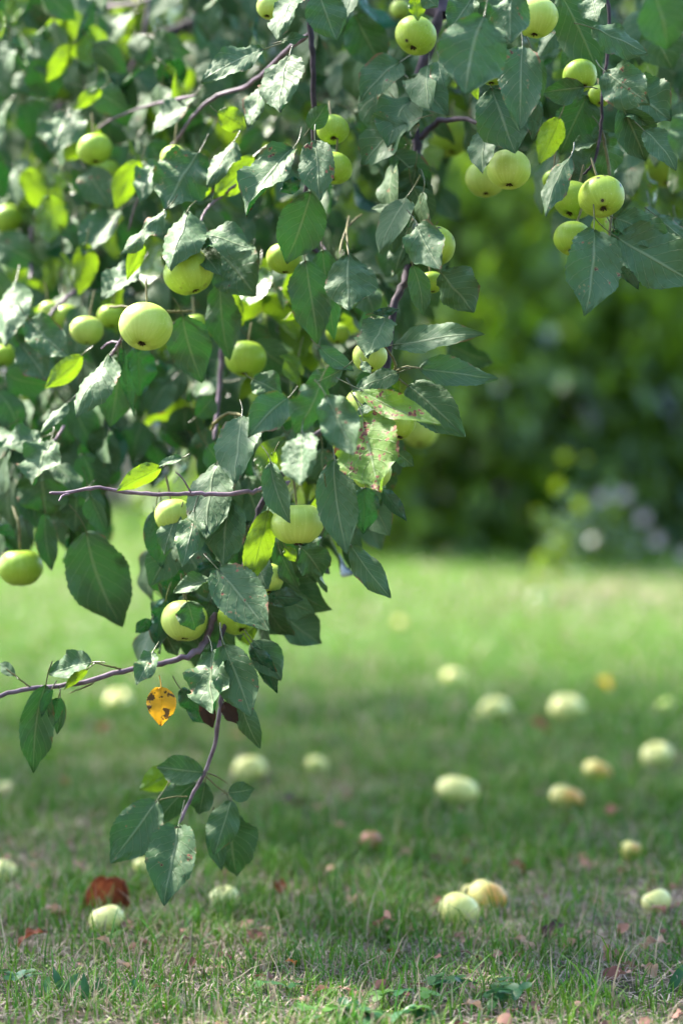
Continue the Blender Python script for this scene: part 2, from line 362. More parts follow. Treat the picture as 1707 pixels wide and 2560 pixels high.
# ------------------------------------------------------------------ leaves
def leaf_local(nu, nv, L, Wd, rs, fold=.35, curl=.5, wave=.12, twist=0.0, serr=True, petiole=.35, roll=0.0):
    """vertices (x along, y across, z towards the glossy side), leaf coordinates and faces"""
    v = np.linspace(0, 1, nv); v2 = v.copy()
    prof = np.clip(np.sin(np.pi * v ** (.96 + .26 * rs.rand())), 0, 1) ** .64; sm = np.clip((v - .72) / .28, 0, 1); prof = prof * (1 - .42 * sm * sm * (3 - 2 * sm)); prof /= prof.max()
    prof[0] = .03; prof[-1] = .012
    if serr: prof *= 1 + .022 * ((np.arange(nv) % 2) * 2 - 1) * ((v > .08) & (v < .97)) + .018 * (rs.rand(nv) - .5)
    u = np.linspace(-1, 1, nu); uu, vv = np.meshgrid(u, v2); hw = (Wd / 2) * prof[:, None]
    phi = fold * (1 - .3 * vv) + roll * np.abs(uu)
    yy = uu * hw * np.cos(phi); zz = (np.sqrt(uu ** 2 + .03) - .17) * 1.15 * hw * np.sin(phi)
    p1, p2 = rs.rand(2) * 6.28; f1 = 1.2 + 1.3 * rs.rand()
    zz = zz + wave * Wd * (uu ** 2) * np.where(uu > 0, np.sin(6.28 * f1 * vv + p1), np.sin(6.28 * (f1 + .4) * vv + p2)) * np.sin(np.pi * np.clip(vv, 0, 1)) ** .5
    zz = zz + .022 * Wd * np.sin(6.28 * (vv * 8 - np.abs(uu) * 2.3)) * np.sqrt(np.abs(uu)) * (nv > 14)
    for _ in range(3):
        a_, b_, c_, d_ = rs.rand(4); zz = zz + .022 * Wd * np.sin(6.28 * (a_ * 1.6 + .5) * uu + 6.28 * c_) * np.sin(6.28 * (1 + 2 * b_) * vv + 6.28 * d_)
    asym = 1 + .12 * (rs.rand() - .5) * np.sign(uu); yy = yy * asym
    tw = twist * (vv - .3); yy, zz = yy * np.cos(tw) - zz * np.sin(tw), yy * np.sin(tw) + zz * np.cos(tw)
    k = curl if abs(curl) > 1e-3 else 1e-3
    cv = vv ** 1.3; a = k * cv
    xs = np.sin(a) / k * L; dz = -(1 - np.cos(a)) / k * L
    dz = dz + (.13 * rs.rand() - .08) * L * np.clip((vv - .68) / .32, 0, 1) ** 2 + .10 * Wd * (rs.rand() - .6) * uu ** 2
    bend = .10 * L * (rs.rand() - .5) * np.sin(np.pi * vv)
    X = xs + np.sin(a) * zz; Z = dz + np.cos(a) * zz; Y = yy + bend
    V = np.stack([X.ravel(), Y.ravel(), Z.ravel()], 1); UV = np.stack([uu.ravel(), vv.ravel(), np.zeros(uu.size)], 1)
    F = grid_faces(nu, nv)
    if petiole > 0:
        pl = petiole * L; pr = .00075 if L < .5 else .012; cb = (rs.rand() - .3) * .5; cs = (rs.rand() - .5) * .5
        pts = [(-pl * t, cs * pl * t * t, cb * pl * t * t) for t in (-.12, .3, .65, 1.0)]
        pv, pf = tube(pts, pr, pr * 1.15, 5 if nv > 14 else 3, 2, cap=False)
        F = np.concatenate([F, pf + len(V)]); V = np.concatenate([V, pv]); UV = np.concatenate([UV, np.tile([0, -.1, 0], (len(pv), 1))])
    return V, UV, F

def frame(axis, n):
    a = Vector(axis).normalized(); n = Vector(n); n = (n - a * n.dot(a)).normalized(); b = n.cross(a)
    return np.array([a, b, n])                    # rows: axis, across, normal

NCODE = {'t': (.5, -1, .85), 'm': (.4, -1, .30), 'd': (.5, -1, -.35), 'u': (.3, 1, .35), 'b': (.35, 1, .30), 's': (.2, -1, .6), 'y': (.3, -1, .2), 'r': (.5, -1, .2)}
def hero_leaf(reg, bx, by, tx, ty, wd, z, code, seed):
    rs = np.random.RandomState(1000 + seed)
    (x0, y0), (x1, y1) = S(reg, bx, by), S(reg, tx, ty); w = wd * zscale(reg) / FPX * z
    base, tip = P(x0, y0, z), P(x1, y1, z)
    im = tip - base
    sx, ny_, nz = NCODE[code]
    n = Vector(((rs.rand() * 2 - 1) * sx - (.45 if code in 'ts' else 0), ny_, nz + .25 * (rs.rand() - .5))).normalized()
    d = -(im.x * n.x + im.z * n.z) / n.y if abs(n.y) > .2 else 0
    lim = .75 * im.length; d = max(-lim, min(lim, d))
    ax = Vector((im.x, im.y + d, im.z)); L = ax.length
    big = max(L, w)
    tone = {'b': .33, 'y': .72, 'r': 1.0, 's': .26, 'u': .02}.get(code, 0.0)  # leaves coded b are toned lime, imitating light glowing through them
    spot = {'s': 1.0, 'y': .0, 'm': .30 if rs.rand() < .4 else 0, 't': .28 if rs.rand() < .3 else 0}.get(code, 0.0)
    curl = (-.05 + .42 * rs.rand()) * (1 if code not in 'ub' else .6)
    fold = {'u': .25, 'b': .3}.get(code, (.12 + .6 * rs.rand() ** 1.3) * (1 if rs.rand() < .75 else -.7))
    V, UV, F = leaf_local(9, 37, L * (1 + .09 * curl ** 2), w * 1.14, rs, fold, curl, .05 + .16 * rs.rand() ** 2, (rs.rand() - .5) * .9, True, .30)
    # keep base and tip where they were measured although the blade curls
    R = frame(ax, n); V = V @ R
    end = V[37 * 9 - 5]; q = Vector(end).rotation_difference(ax); Q = np.array(q.to_matrix()); V = V @ Q.T
    rnd = {'d': .08, 'm': .42, 't': .40, 's': .9}.get(code, .5) + .3 * (rs.rand() - .5)  # leaves coded d get a darker green that stands in for shade
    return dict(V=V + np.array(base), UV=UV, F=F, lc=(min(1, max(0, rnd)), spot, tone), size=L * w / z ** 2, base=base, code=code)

# base x, base y, tip x, tip y, width, distance, look
HERO = {
'1': [(1210,228,925,380,150,3.06,'t'),(1330,250,1290,538,205,3.02,'t'),(1200,400,1150,590,140,3.14,'t'),(1290,190,1415,172,55,3.0,'t'),(1345,-30,1280,205,160,3.02,'t'),
 (1465,-30,1545,190,170,3.04,'m'),(1000,515,1130,592,105,3.12,'b'),(890,438,705,632,130,3.35,'t'),(915,700,765,978,235,3.16,'m'),(735,735,660,945,120,3.3,'t'),(1075,648,955,862,120,3.14,'t'),
 (1345,682,1140,1005,205,3.05,'t'),(1445,645,1470,928,165,2.99,'m'),(1425,880,1310,1200,200,3.02,'d'),(760,962,555,1168,130,3.12,'t'),(860,970,795,1238,215,3.1,'t'),(905,1078,1170,1152,165,3.08,'t'),
 (645,738,525,955,110,3.34,'b'),(335,200,212,372,85,3.55,'b'),(432,0,338,205,45,3.5,'u'),(468,408,330,500,60,3.45,'b'),(310,520,265,722,210,3.5,'t'),(145,785,0,965,120,3.8,'t'),
 (335,1005,235,1155,140,3.6,'t'),(545,968,395,1178,170,3.45,'t'),(100,-20,15,125,130,4.2,'t'),(330,110,140,265,180,4.0,'m'),(570,80,390,225,180,4.1,'m'),(285,10,185,75,80,4.2,'t'),(1065,165,975,225,90,4.1,'t'),
 (940,830,930,915,70,3.2,'b'),(1165,718,978,915,120,3.2,'b'),(1420,592,1500,480,85,3.05,'d'),(1375,828,1285,880,65,3.02,'u'),(120,1060,20,1150,140,3.9,'t'),(250,900,160,1000,90,3.75,'t')],
'2': [(655,75,560,458,285,2.80,'m'),(830,212,808,618,180,2.93,'m'),(690,405,790,712,225,2.98,'m'),(1000,-30,1197,350,190,3.04,'d'),(1150,128,1412,242,140,2.99,'m'),(1210,328,1396,490,190,2.94,'m'),
 (1300,400,1502,562,230,3.02,'m'),(1112,400,918,425,125,2.98,'d'),(900,448,880,642,65,2.94,'u'),(872,238,915,472,70,2.95,'d'),(1000,540,912,752,120,3.04,'b'),(1130,438,1005,705,195,3.1,'d'),
 (1285,490,1402,728,205,3.0,'d'),(1388,600,1526,786,140,2.98,'m'),(1190,598,1262,812,165,3.08,'d'),(1165,655,1055,690,95,3.06,'t'),(1050,720,920,1000,110,2.98,'t'),(1255,1002,1522,1126,145,2.98,'m'),
 (1440,988,1600,1120,120,3.06,'m'),(655,600,640,812,125,3.02,'t'),(60,518,332,684,125,3.3,'d'),(382,648,345,762,80,3.3,'t'),(335,950,135,952,65,3.1,'t'),(340,760,285,975,160,3.14,'d'),
 (60,60,185,285,210,3.3,'d'),(45,-30,5,130,110,3.1,'t'),(330,-20,352,92,70,3.05,'b'),(375,-30,440,35,80,3.02,'m'),(600,-10,488,155,140,3.0,'m'),(655,5,665,105,65,2.98,'u'),(790,-40,770,212,170,2.86,'m'),
 (1150,-30,1162,112,125,3.04,'t'),(1430,-60,1510,212,260,2.62,'d'),(1430,100,1525,312,190,3.25,'d'),(1012,108,895,275,95,3.12,'m'),(450,275,470,418,90,2.96,'m'),(592,330,628,456,45,2.9,'b'),
 (1605,515,1550,745,150,2.72,'m'),(112,258,15,305,70,3.6,'t'),(1085,208,1005,312,100,3.2,'d')],
'd': [(1362,528,1332,728,128,2.95,'m'),(1415,545,1600,655,125,2.97,'m'),(1408,528,1472,662,62,3.02,'u'),(958,515,1006,622,84,2.96,'t'),(768,1055,796,1268,84,2.95,'m'),(622,1060,668,1200,62,2.94,'m')],
'3': [(75,188,60,492,175,3.35,'t'),(140,370,335,545,165,3.26,'m'),(500,530,368,808,200,3.12,'t'),(375,530,205,682,95,3.18,'b'),(540,530,500,862,175,3.25,'d'),(640,488,640,722,150,3.2,'u'),(560,490,607,812,48,3.12,'u'),
 (840,348,922,655,180,3.16,'d'),(1010,208,1050,545,150,3.2,'d'),(1000,55,1180,262,240,3.16,'m'),(1010,180,1112,395,100,3.22,'b'),(640,110,475,275,160,3.25,'t'),(400,15,350,252,110,3.4,'b'),(645,-20,580,182,70,3.12,'b'),
 (900,30,1022,172,95,3.1,'t'),(195,905,-10,948,145,3.26,'t'),(235,918,170,1122,195,3.2,'t'),(312,748,198,888,75,3.2,'t'),(95,478,225,645,150,3.3,'m'),(900,812,985,708,95,3.3,'d'),(480,858,440,1125,210,3.4,'d'),
 (740,1045,540,1152,90,2.98,'b'),(836,1000,718,1046,50,2.98,'t'),(1000,1020,962,1362,195,3.06,'t'),(1110,808,1092,1108,200,3.02,'t'),(1160,640,1292,705,140,3.14,'m'),(1320,728,1145,900,160,2.88,'m'),
 (1470,648,1355,892,170,2.80,'d'),(1385,885,1380,1112,195,2.80,'t')],
'4': [(395,715,520,985,165,2.78,'m'),(700,482,1102,440,125,2.98,'t'),(825,590,1192,636,140,2.98,'m'),(768,668,1022,898,175,3.02,'m'),(665,355,575,535,190,2.98,'t'),(365,490,522,602,80,2.96,'m'),(470,590,292,672,95,2.96,'d'),
 (725,608,515,695,110,2.99,'t'),(555,688,908,840,125,2.94,'s'),(560,808,640,1150,285,2.93,'s'),(160,970,115,1112,45,2.95,'b'),(718,975,798,1038,65,3.0,'d'),(560,758,690,865,120,2.97,'t'),(500,68,500,332,235,2.99,'m'),
 (300,95,352,475,180,3.08,'d'),(380,45,432,455,140,3.12,'d'),(920,150,1070,335,190,3.03,'d'),(790,118,842,345,95,2.99,'d'),(610,335,728,320,38,2.98,'u'),(950,468,1162,562,140,3.4,'d'),(560,560,600,612,45,2.96,'t')],
'5': [(890,140,852,382,120,3.02,'t'),(720,138,742,412,110,3.12,'u'),(822,158,758,345,105,3.08,'m'),(1060,88,1030,394,180,3.03,'m'),(1232,138,1140,508,130,2.97,'b'),(1000,408,1242,672,205,3.0,'t'),(1180,350,1232,492,120,3.02,'t'),
 (1290,338,1372,512,80,3.06,'d'),(1230,540,1394,552,85,3.06,'u'),(966,464,788,522,95,3.02,'t'),(860,560,890,692,120,3.04,'d'),(1012,380,878,452,68,3.06,'u'),(800,400,770,535,110,3.15,'u'),(762,548,710,792,95,3.12,'u'),
 (692,640,622,702,65,3.14,'u'),(758,690,812,812,90,3.16,'d'),(975,788,985,1045,210,3.02,'t'),(1030,758,1160,1068,180,3.0,'m'),(1160,738,1292,912,135,3.06,'m'),(1160,770,1272,988,85,3.04,'u'),(702,790,638,928,95,3.02,'t'),
 (740,950,742,1122,120,3.02,'y'),(420,838,208,905,130,3.02,'t'),(400,870,290,968,45,3.03,'b'),(212,940,135,1372,165,3.02,'d'),(270,1000,240,1135,65,3.02,'u'),(278,1000,258,1175,55,3.04,'d'),(240,960,184,1098,42,3.0,'u'),
 (70,898,-10,848,55,3.05,'t'),(400,240,545,692,260,3.2,'d'),(210,150,230,422,95,3.26,'d'),(350,60,338,245,120,3.3,'d'),(420,68,492,245,105,3.24,'d'),(200,-60,212,172,230,3.3,'d'),(-10,215,70,272,58,3.2,'u'),
 (1500,48,1552,315,42,2.94,'u'),(830,958,965,1142,95,3.06,'u'),(918,1015,978,1138,75,3.05,'r'),(1030,1018,1092,1118,75,3.05,'r'),(1110,1018,1192,1242,95,3.04,'d'),(1380,310,1480,445,150,3.08,'d'),(1310,308,1356,378,55,2.98,'b')],
'6': [(110,35,100,255,118,3.02,'u'),(188,38,298,190,66,3.02,'u'),(45,300,226,538,118,2.96,'m')],
'7': [(935,240,718,222,128,3.1,'m'),(785,238,635,335,115,3.18,'b'),(722,368,515,642,195,3.1,'m'),(902,288,698,505,120,3.14,'d'),(940,288,910,445,120,3.12,'d'),(820,488,772,802,240,3.08,'t'),(1062,368,988,605,135,3.1,'m'),
 (1050,332,1168,315,85,3.1,'m'),(1060,418,1082,742,215,3.14,'d'),(978,470,1020,682,85,3.12,'m')],
}
heroes = []
for rg, rows in HERO.items():
    for r in rows: heroes.append(hero_leaf(rg, *r, seed=len(heroes)))

# ------------------------------------------------------------------ apples
def apple_mesh(r, rs, flat=.9):
    nt, nf = 27, 40
    t = np.linspace(0.0, math.pi, nt); f = np.linspace(0, 2 * math.pi, nf, endpoint=False)
    tt, ff = np.meshgrid(t, f, indexing='ij')
    rho = np.sin(tt) * (1 + .06 * np.cos(tt))
    z = flat * np.cos(tt) - .42 * np.exp(-(rho / .30) ** 2) * (np.cos(tt) > 0) + .26 * np.exp(-(rho / .24) ** 2) * (np.cos(tt) < 0)
    low = np.clip(-np.cos(tt) + .2, 0, 1.2)
    ph = rs.rand() * 6.28
    lob = 1 + .048 * low * np.cos(5 * ff + ph) + .045 * np.cos(ff + rs.rand() * 6.28) + .022 * np.cos(2 * ff + rs.rand() * 6.28)
    z = z + .03 * low ** 2 * np.cos(5 * ff + ph) * np.sin(tt) + .05 * (rs.rand() - .5) * rho * np.cos(ff)
    V = r * np.stack([rho * lob * np.cos(ff), rho * lob * np.sin(ff), z], -1).reshape(-1, 3)
    F = []
    for i in range(nt - 1):
        for j in range(nf): F.append((i * nf + j, (i + 1) * nf + j, (i + 1) * nf + (j + 1) % nf, i * nf + (j + 1) % nf))
    return V, np.array(F)
def calyx_mesh(r, rs):
    """five small dry sepals curling out of the eye"""
    parts = []
    for k in range(6):
        a = k * 6.28 / 6 + rs.rand() * .5; ca, sa = math.cos(a), math.sin(a); l = r * (.10 + .06 * rs.rand()); tip = -.06 * r * (1 + rs.rand())
        pts = [(0, 0, .02 * r), (ca * l * .5, sa * l * .5, -.05 * r), (ca * l, sa * l, tip), (ca * l * 1.2, sa * l * 1.2, tip * .7)]
        parts.append(tube(pts, r * .055, r * .015, 5, 3))
    V, F = join(parts); V[:, 2] += -r * .68; return V, F
def stalk_mesh(r, rs, ln):
    a, b = (rs.rand(2) - .5) * ln * .5
    return tube([(0, 0, .45 * r), (a * .15, b * .15, .72 * r), (a * .5, b * .5, .9 * r + ln * .35), (a, b, .9 * r + ln)], .0011, .0016, 6, 4)

HANG = 'apples hanging in the tree'
# region, x, y, diameter (zoom px), distance, direction of the eye, skin, label
APPLES = [
('1',435,685,165,3.42,(.1,-.3,-1),'apple','soft green apple at upper left, topmost of an overlapping pair beside pale pink-flecked leaf'),
('1',492,795,145,3.6,(.0,-.2,-1),'apple','blurred green apple half hidden below the soft apple at upper left'),
('1',158,362,110,3.95,(.2,-.3,-1),'apple_pale','small blurred pale apple under the folded lime leaf near the top left corner'),
('1',262,392,160,4.05,(.0,-.2,-1),'apple','dull blurred apple in shade right of the small pale one near top left corner'),
('1',690,0,150,4.1,(.0,-.3,-1),'apple_pale','blurred apple cut by the top edge left of centre'),
('1',1235,35,125,3.12,(-.2,-.4,-1),'apple_pale','pale apple at top edge peeking out left of a hanging leaf and dark branch'),
('1',1535,772,165,3.1,(-.2,-.5,-1),'apple','bright green apple half covered by a folded teal leaf beside the vertical branch'),
('1',1525,595,150,3.12,(.1,-.8,-1),'apple','green apple with a curled leaf across it, directly above the teal-leaf apple'),
('1',800,725,125,3.3,(.1,-.4,-1),'apple_pale','pale apple of which only a sliver shows above a big dark leaf at upper left'),
('1',40,1010,150,3.9,(.1,-.4,-1),'apple','very blurred green apple cut by the left edge among pale leaves'),
('2',345,165,195,3.1,(-.3,-.6,-1),'apple_speck','green apple near the top crossed by a dark twig, black speck on its left'),
('2',892,82,215,3.0,(-.1,-.15,-1),'apple_pale','large pale apple at the top edge right of centre with its eye facing down'),
('2',690,322,165,2.98,(-.05,-.15,-1),'apple','yellowish apple wedged between two big leaves below the top edge'),
('2',1095,350,165,3.05,(.3,-.6,-1),'apple','apple behind a small dark leaf and twig junction at upper right'),
('2',1185,440,110,3.1,(.0,-.6,-1),'apple','narrow strip of apple showing behind the vertical twig at upper right'),
('2',770,778,208,3.04,(-.05,-.35,-1),'apple_pale','clean green apple under a pointed leaf, front one of the pair at upper right'),
('2',662,822,190,3.25,(.0,-.3,-1),'apple_pale','paler blurred apple tucked behind the clean green one at upper right'),
('2',1068,920,195,3.08,(-.4,-.4,-1),'apple','shaded apple pressed against the left side of the scab-dotted apple'),
('2',1192,902,212,2.98,(.05,-.65,-.8),'apple_speck','large apple dotted with black scab and a dark open eye at right'),
('2',1062,1095,175,3.04,(-.2,-.5,-1),'apple','apple behind a hanging veined leaf, lowest of the right cluster'),
('2',1490,775,190,3.5,(.0,-.4,-1),'apple','blurred apple near the right edge behind a dark leaf'),
('2',505,632,195,3.6,(.0,-.4,-1),'apple','large blurred apple behind the arched dark branch right of centre top'),
('2',970,825,100,3.1,(-.2,-.6,-1),'apple','small apple glimpsed inside a folded leaf left of the scab-dotted pair'),
('2',425,1132,205,3.05,(.1,-.5,-1),'apple_speck','apple half wrapped by a scabbed leaf beside the main drooping branch'),
('4',878,195,120,3.12,(.1,-.25,-1),'apple','small yellowish apple with dark eye hanging just below the leaf-wrapped apple'),
('2',268,45,95,3.5,(.0,-.3,-1),'apple_pale','small pale apple above the twig-crossed apple near the top edge'),
('3',665,398,248,3.06,(-.14,-.55,-1),'apple_pale','big bright apple with ribbed base at left, facing the camera, largest of the left side'),
('3',872,150,235,3.1,(.35,-.15,-1),'apple_speck','wide green apple with one black spot under two wrinkled leaves at left'),
('3',1310,85,170,3.14,(.0,-.2,-1),'apple','bright apple under a dark leaf, left of the vertical branch near the middle'),
('3',402,415,155,3.32,(.0,-.2,-1),'apple_pale','pale apple crossed by a folded lime leaf, left neighbour of the big bright apple'),
('3',512,352,125,3.45,(.0,-.3,-1),'apple','shaded apple between the big bright apple and the leaf-crossed one'),
('3',228,325,100,3.5,(.0,-.3,-1),'apple_pale','small blurred apple left of a purple twig at the left side'),
('3',308,352,125,3.5,(.0,-.3,-1),'apple','blurred apple right of the purple twig, above a broad green leaf at left'),
('3',898,392,115,3.3,(.2,-.3,-1),'apple','dark apple showing at the edge of a black-green leaf right of the big bright apple'),
('3',1130,545,195,3.28,(-.1,-.3,-1),'apple','round green apple hanging alone between dark leaf and pale gap, eye downwards'),
('3',1262,362,135,3.75,(.1,-.3,-1),'apple_pale','blurred apple in the gap above and right of the lone round apple'),
('3',1548,432,110,3.35,(.0,-.4,-1),'apple','blurred apple low behind the dark hanging leaves in the middle'),
('3',15,532,115,3.55,(.0,-.4,-1),'apple','blurred apple at the left edge below the pale broad leaf'),
('4',592,535,165,3.03,(.1,-.4,-1),'apple_pale','apple behind the shiny top leaf of the central spur'),
('4',572,765,195,3.06,(-.3,-.3,-1),'apple_pale','pale apple behind the rust-spotted leaves, only its left rim in view'),
('4',722,850,160,3.0,(.1,-.4,-1),'apple_speck','apple with a dark crescent scar under the arched spotted leaf'),
('4',822,880,170,3.7,(.0,-.4,-1),'apple_pale','pale blurred apple behind the crescent-scarred one'),
('4',605,1065,195,3.06,(.1,-.4,-1),'apple_pale','apple hidden behind the biggest rust-spotted leaf, only its lower rim in view'),
('5',95,402,212,3.3,(.0,-.05,-1),'apple','soft green apple hanging free on its stalk at the left edge, above the lawn'),
('5',1365,202,252,2.98,(.02,-.1,-1),'apple_pale','sharp pale green flat-bottomed apple in the centre under a scabbed serrated leaf'),
('5',795,165,185,3.1,(.1,-.3,-1),'apple_pale','pale apple below the bare horizontal twig, half covered by wrinkled bluish leaves'),
('5',850,645,222,3.1,(.0,-.3,-1),'apple_pale','apple low in the hanging cluster, cut by a dark jagged leaf'),
('5',1225,455,170,3.08,(.2,-.3,-.9),'apple_pale','apple behind a bright lime leaf in the lower cluster, right rim in view'),
('5',1090,630,185,3.1,(.3,-.5,-.8),'apple','shaded apple under the blue-green leaf low in the hanging cluster'),
]
apple_pts = []
for i, (rg, x, y, dm, z, eye, skin, lab) in enumerate(APPLES):
    rs = np.random.RandomState(300 + i); px, py = S(rg, x, y); c = P(px, py, z); r = dm * zscale(rg) / FPX * z / 2 * .985
    flat = .80 if 'flat-bottomed' in lab else .86 + .06 * rs.rand()
    V, F = apple_mesh(r, rs, flat); ob = mesh_np('apple', V, F, M[skin])
    ob.location = c; ob.rotation_euler = Vector((eye[0], eye[1], eye[2])).to_track_quat('-Z', 'Y').to_euler()
    tag(ob, lab, 'apple', HANG)
    mesh_np('calyx', *calyx_mesh(r, rs), M['calyx'], ob); mesh_np('stalk', *stalk_mesh(r, rs, .028 + .012 * rs.rand()), M['stalk'], ob)
    apple_pts.append((px, py, dm * zscale(rg) / 2, z))

FALL = 'windfall apples lying on the lawn'
# x, y of the middle, width (overview px), skin, label
FALLEN = [
(275,1610,72,'apple_fallen','white-looking blurred windfall on the left lawn just below the long twig with leaves'),
(572,1766,82,'apple_fallen','blurred windfall right of the lowest drooping stem, larger of that pair'),
(727,1757,60,'apple_fallen','smaller blurred windfall near the middle, right of the drooping stem'),
(1040,1556,58,'apple_fallen','very blurred far windfall in dark grass right of centre'),
(1138,1630,80,'apple_fallen','far windfall touching a smaller one on its left'),
(1104,1645,48,'apple_fallen','small far windfall pressed against the left of a larger one'),
(1300,1627,86,'apple_fallen','big round far windfall below a yellow leaf at right'),
(1528,1622,50,'apple_pale','greenish far windfall at the right edge'),
(1508,1735,80,'apple_fallen','windfall at the right edge beyond the blushed apple'),
(1370,1772,72,'apple_blush','peach-tinted round windfall, upper of two neighbours at right'),
(1298,1832,84,'apple_blush','orange-cheeked flattened windfall, lower of two neighbours at right'),
(1050,1816,100,'apple_fallen','wide flattened cream windfall alone in the middle right lawn'),
(1448,1954,60,'apple_blush','half sunken windfall with pink cheek near the right edge'),
(1117,2056,92,'apple_blush','yellow windfall standing behind the pale sharp one, right of it'),
(1052,2090,98,'apple_fallen','sharp pale green windfall in front of a yellow one in the near grass'),
(1084,2052,56,'apple_blush','yellow windfall almost hidden between the near pair'),
(1505,2070,70,'apple_fallen','yellow-green windfall deep in near grass at the right edge'),
(515,2062,70,'apple_fallen','single near windfall left of centre with grass blades across it'),
(245,2112,84,'apple_fallen','near windfall lying in front of the rusty brown shell at left'),
(12,2000,62,'apple_fallen','pale windfall cut by the left edge in near grass'),
(15,1816,54,'apple_rot','windfall with a brown rotten cheek at the left edge'),
(332,1990,58,'apple_fallen','windfall half hidden behind the lowest hanging leaf'),
(918,1432,36,'apple_blush','faint far windfall on the sunny strip of lawn'),
(852,1932,60,'apple_pinkrot','pinkish rotting windfall alone in the middle of the lawn'),
(1095,2203,30,'apple_blush','tiny yellow fruitlet lying in the front grass'),
]
for i, (x, y, wd, skin, lab) in enumerate(FALLEN):
    rs = np.random.RandomState(500 + i); px, py = S('d', x, y); r = .03
    for _ in range(4):
        z = GD(py, r * .72); c = .0425 * FPX / FOCUS * abs(1 - FOCUS / z); r = max(20, wd * 1.0885 - .25 * c) / 2 * z / FPX
    V, F = apple_mesh(r, rs, .80 if 'flatten' in lab else .88); ob = mesh_np('apple', V, F, M[skin])
    pt = P(px, py, z); ob.location = (pt.x, pt.y, r * .66)
    ob.rotation_euler = ((rs.rand() - .5) * 1.2, (rs.rand() - .5) * 1.0, rs.rand() * 6.28)
    if skin in ('apple_blush', 'apple_rot'): ob.rotation_euler = (-.3, .25, -.6 + .5 * rs.rand())
    if skin == 'apple_rot': ob.rotation_euler = (.5, .3, -1.2)
    tag(ob, lab, 'apple', FALL)
    if z < 3.6:
        mesh_np('calyx', *calyx_mesh(r, rs), M['calyx'], ob); mesh_np('stalk', *stalk_mesh(r, rs, .012), M['stalk'], ob)

# ------------------------------------------------------------------ the apple tree
tree = bpy.data.objects.new('apple_tree', None); COL.objects.link(tree); tree.location = (-2.1, 5.6, 0)
tag(tree, 'apple tree with drooping leafy branches reaching from above down over the lawn', 'tree')
def part(name, V, F, mat, attrs=None):
    V = np.asarray(V) - np.array(tree.location)
    return mesh_np(name, V, F, mat, tree, attrs)
def pth(rg, pts): return [tuple(P(*S(rg, x, y), z)) for x, y, z in pts]
rsb = np.random.RandomState(5)
V, F = tube([(-2.1, 5.6, -.15), (-2.12, 5.58, .25), (-2.05, 5.6, .8), (-1.95, 5.5, 1.35)], .15, .11, 14, 6, .06, rsb); part('trunk', V, F, M['bark'])
LIMBS = [([(-2.0, 5.5, 1.2), (-1.6, 5.0, 1.75), (-.9, 4.2, 2.1), (-.35, 3.6, 1.85), (-.19, 3.25, 1.45)] + pth('1', [(1432, -40, 3.12)]), .075, .012),
 ([(-1.95, 5.55, 1.25), (-1.2, 5.0, 2.0), (-.4, 4.3, 2.15), (.05, 3.7, 1.75), (.1, 3.4, 1.4)] + pth('2', [(450, 60, 3.25)]), .08, .016),
 ([(-2.0, 5.6, 1.3), (-1.8, 6.4, 2.0), (-1.2, 7.2, 2.6), (-.3, 7.6, 2.9)], .07, .03), ([(-2.0, 5.5, 1.3), (-2.6, 5.2, 2.0), (-3.2, 4.9, 2.6), (-3.6, 4.6, 2.9)], .07, .03),
 ([(-.4, 4.3, 2.15), (.2, 3.9, 2.0), (.4, 3.45, 1.6)] + pth('2', [(1212, -40, 3.08)]), .03, .006),
 ([(-1.6, 5.0, 1.75), (-1.1, 4.6, 1.7), (-.62, 4.35, 1.45)] + pth('1', [(450, 30, 4.15)]), .03, .01)]
for pts, r0, r1 in LIMBS: part('limb', *tube(pts, r0, r1, 10, 8, .06, rsb), M['bark'])
K = 1 / ZS / FPX * 3.1 / 2
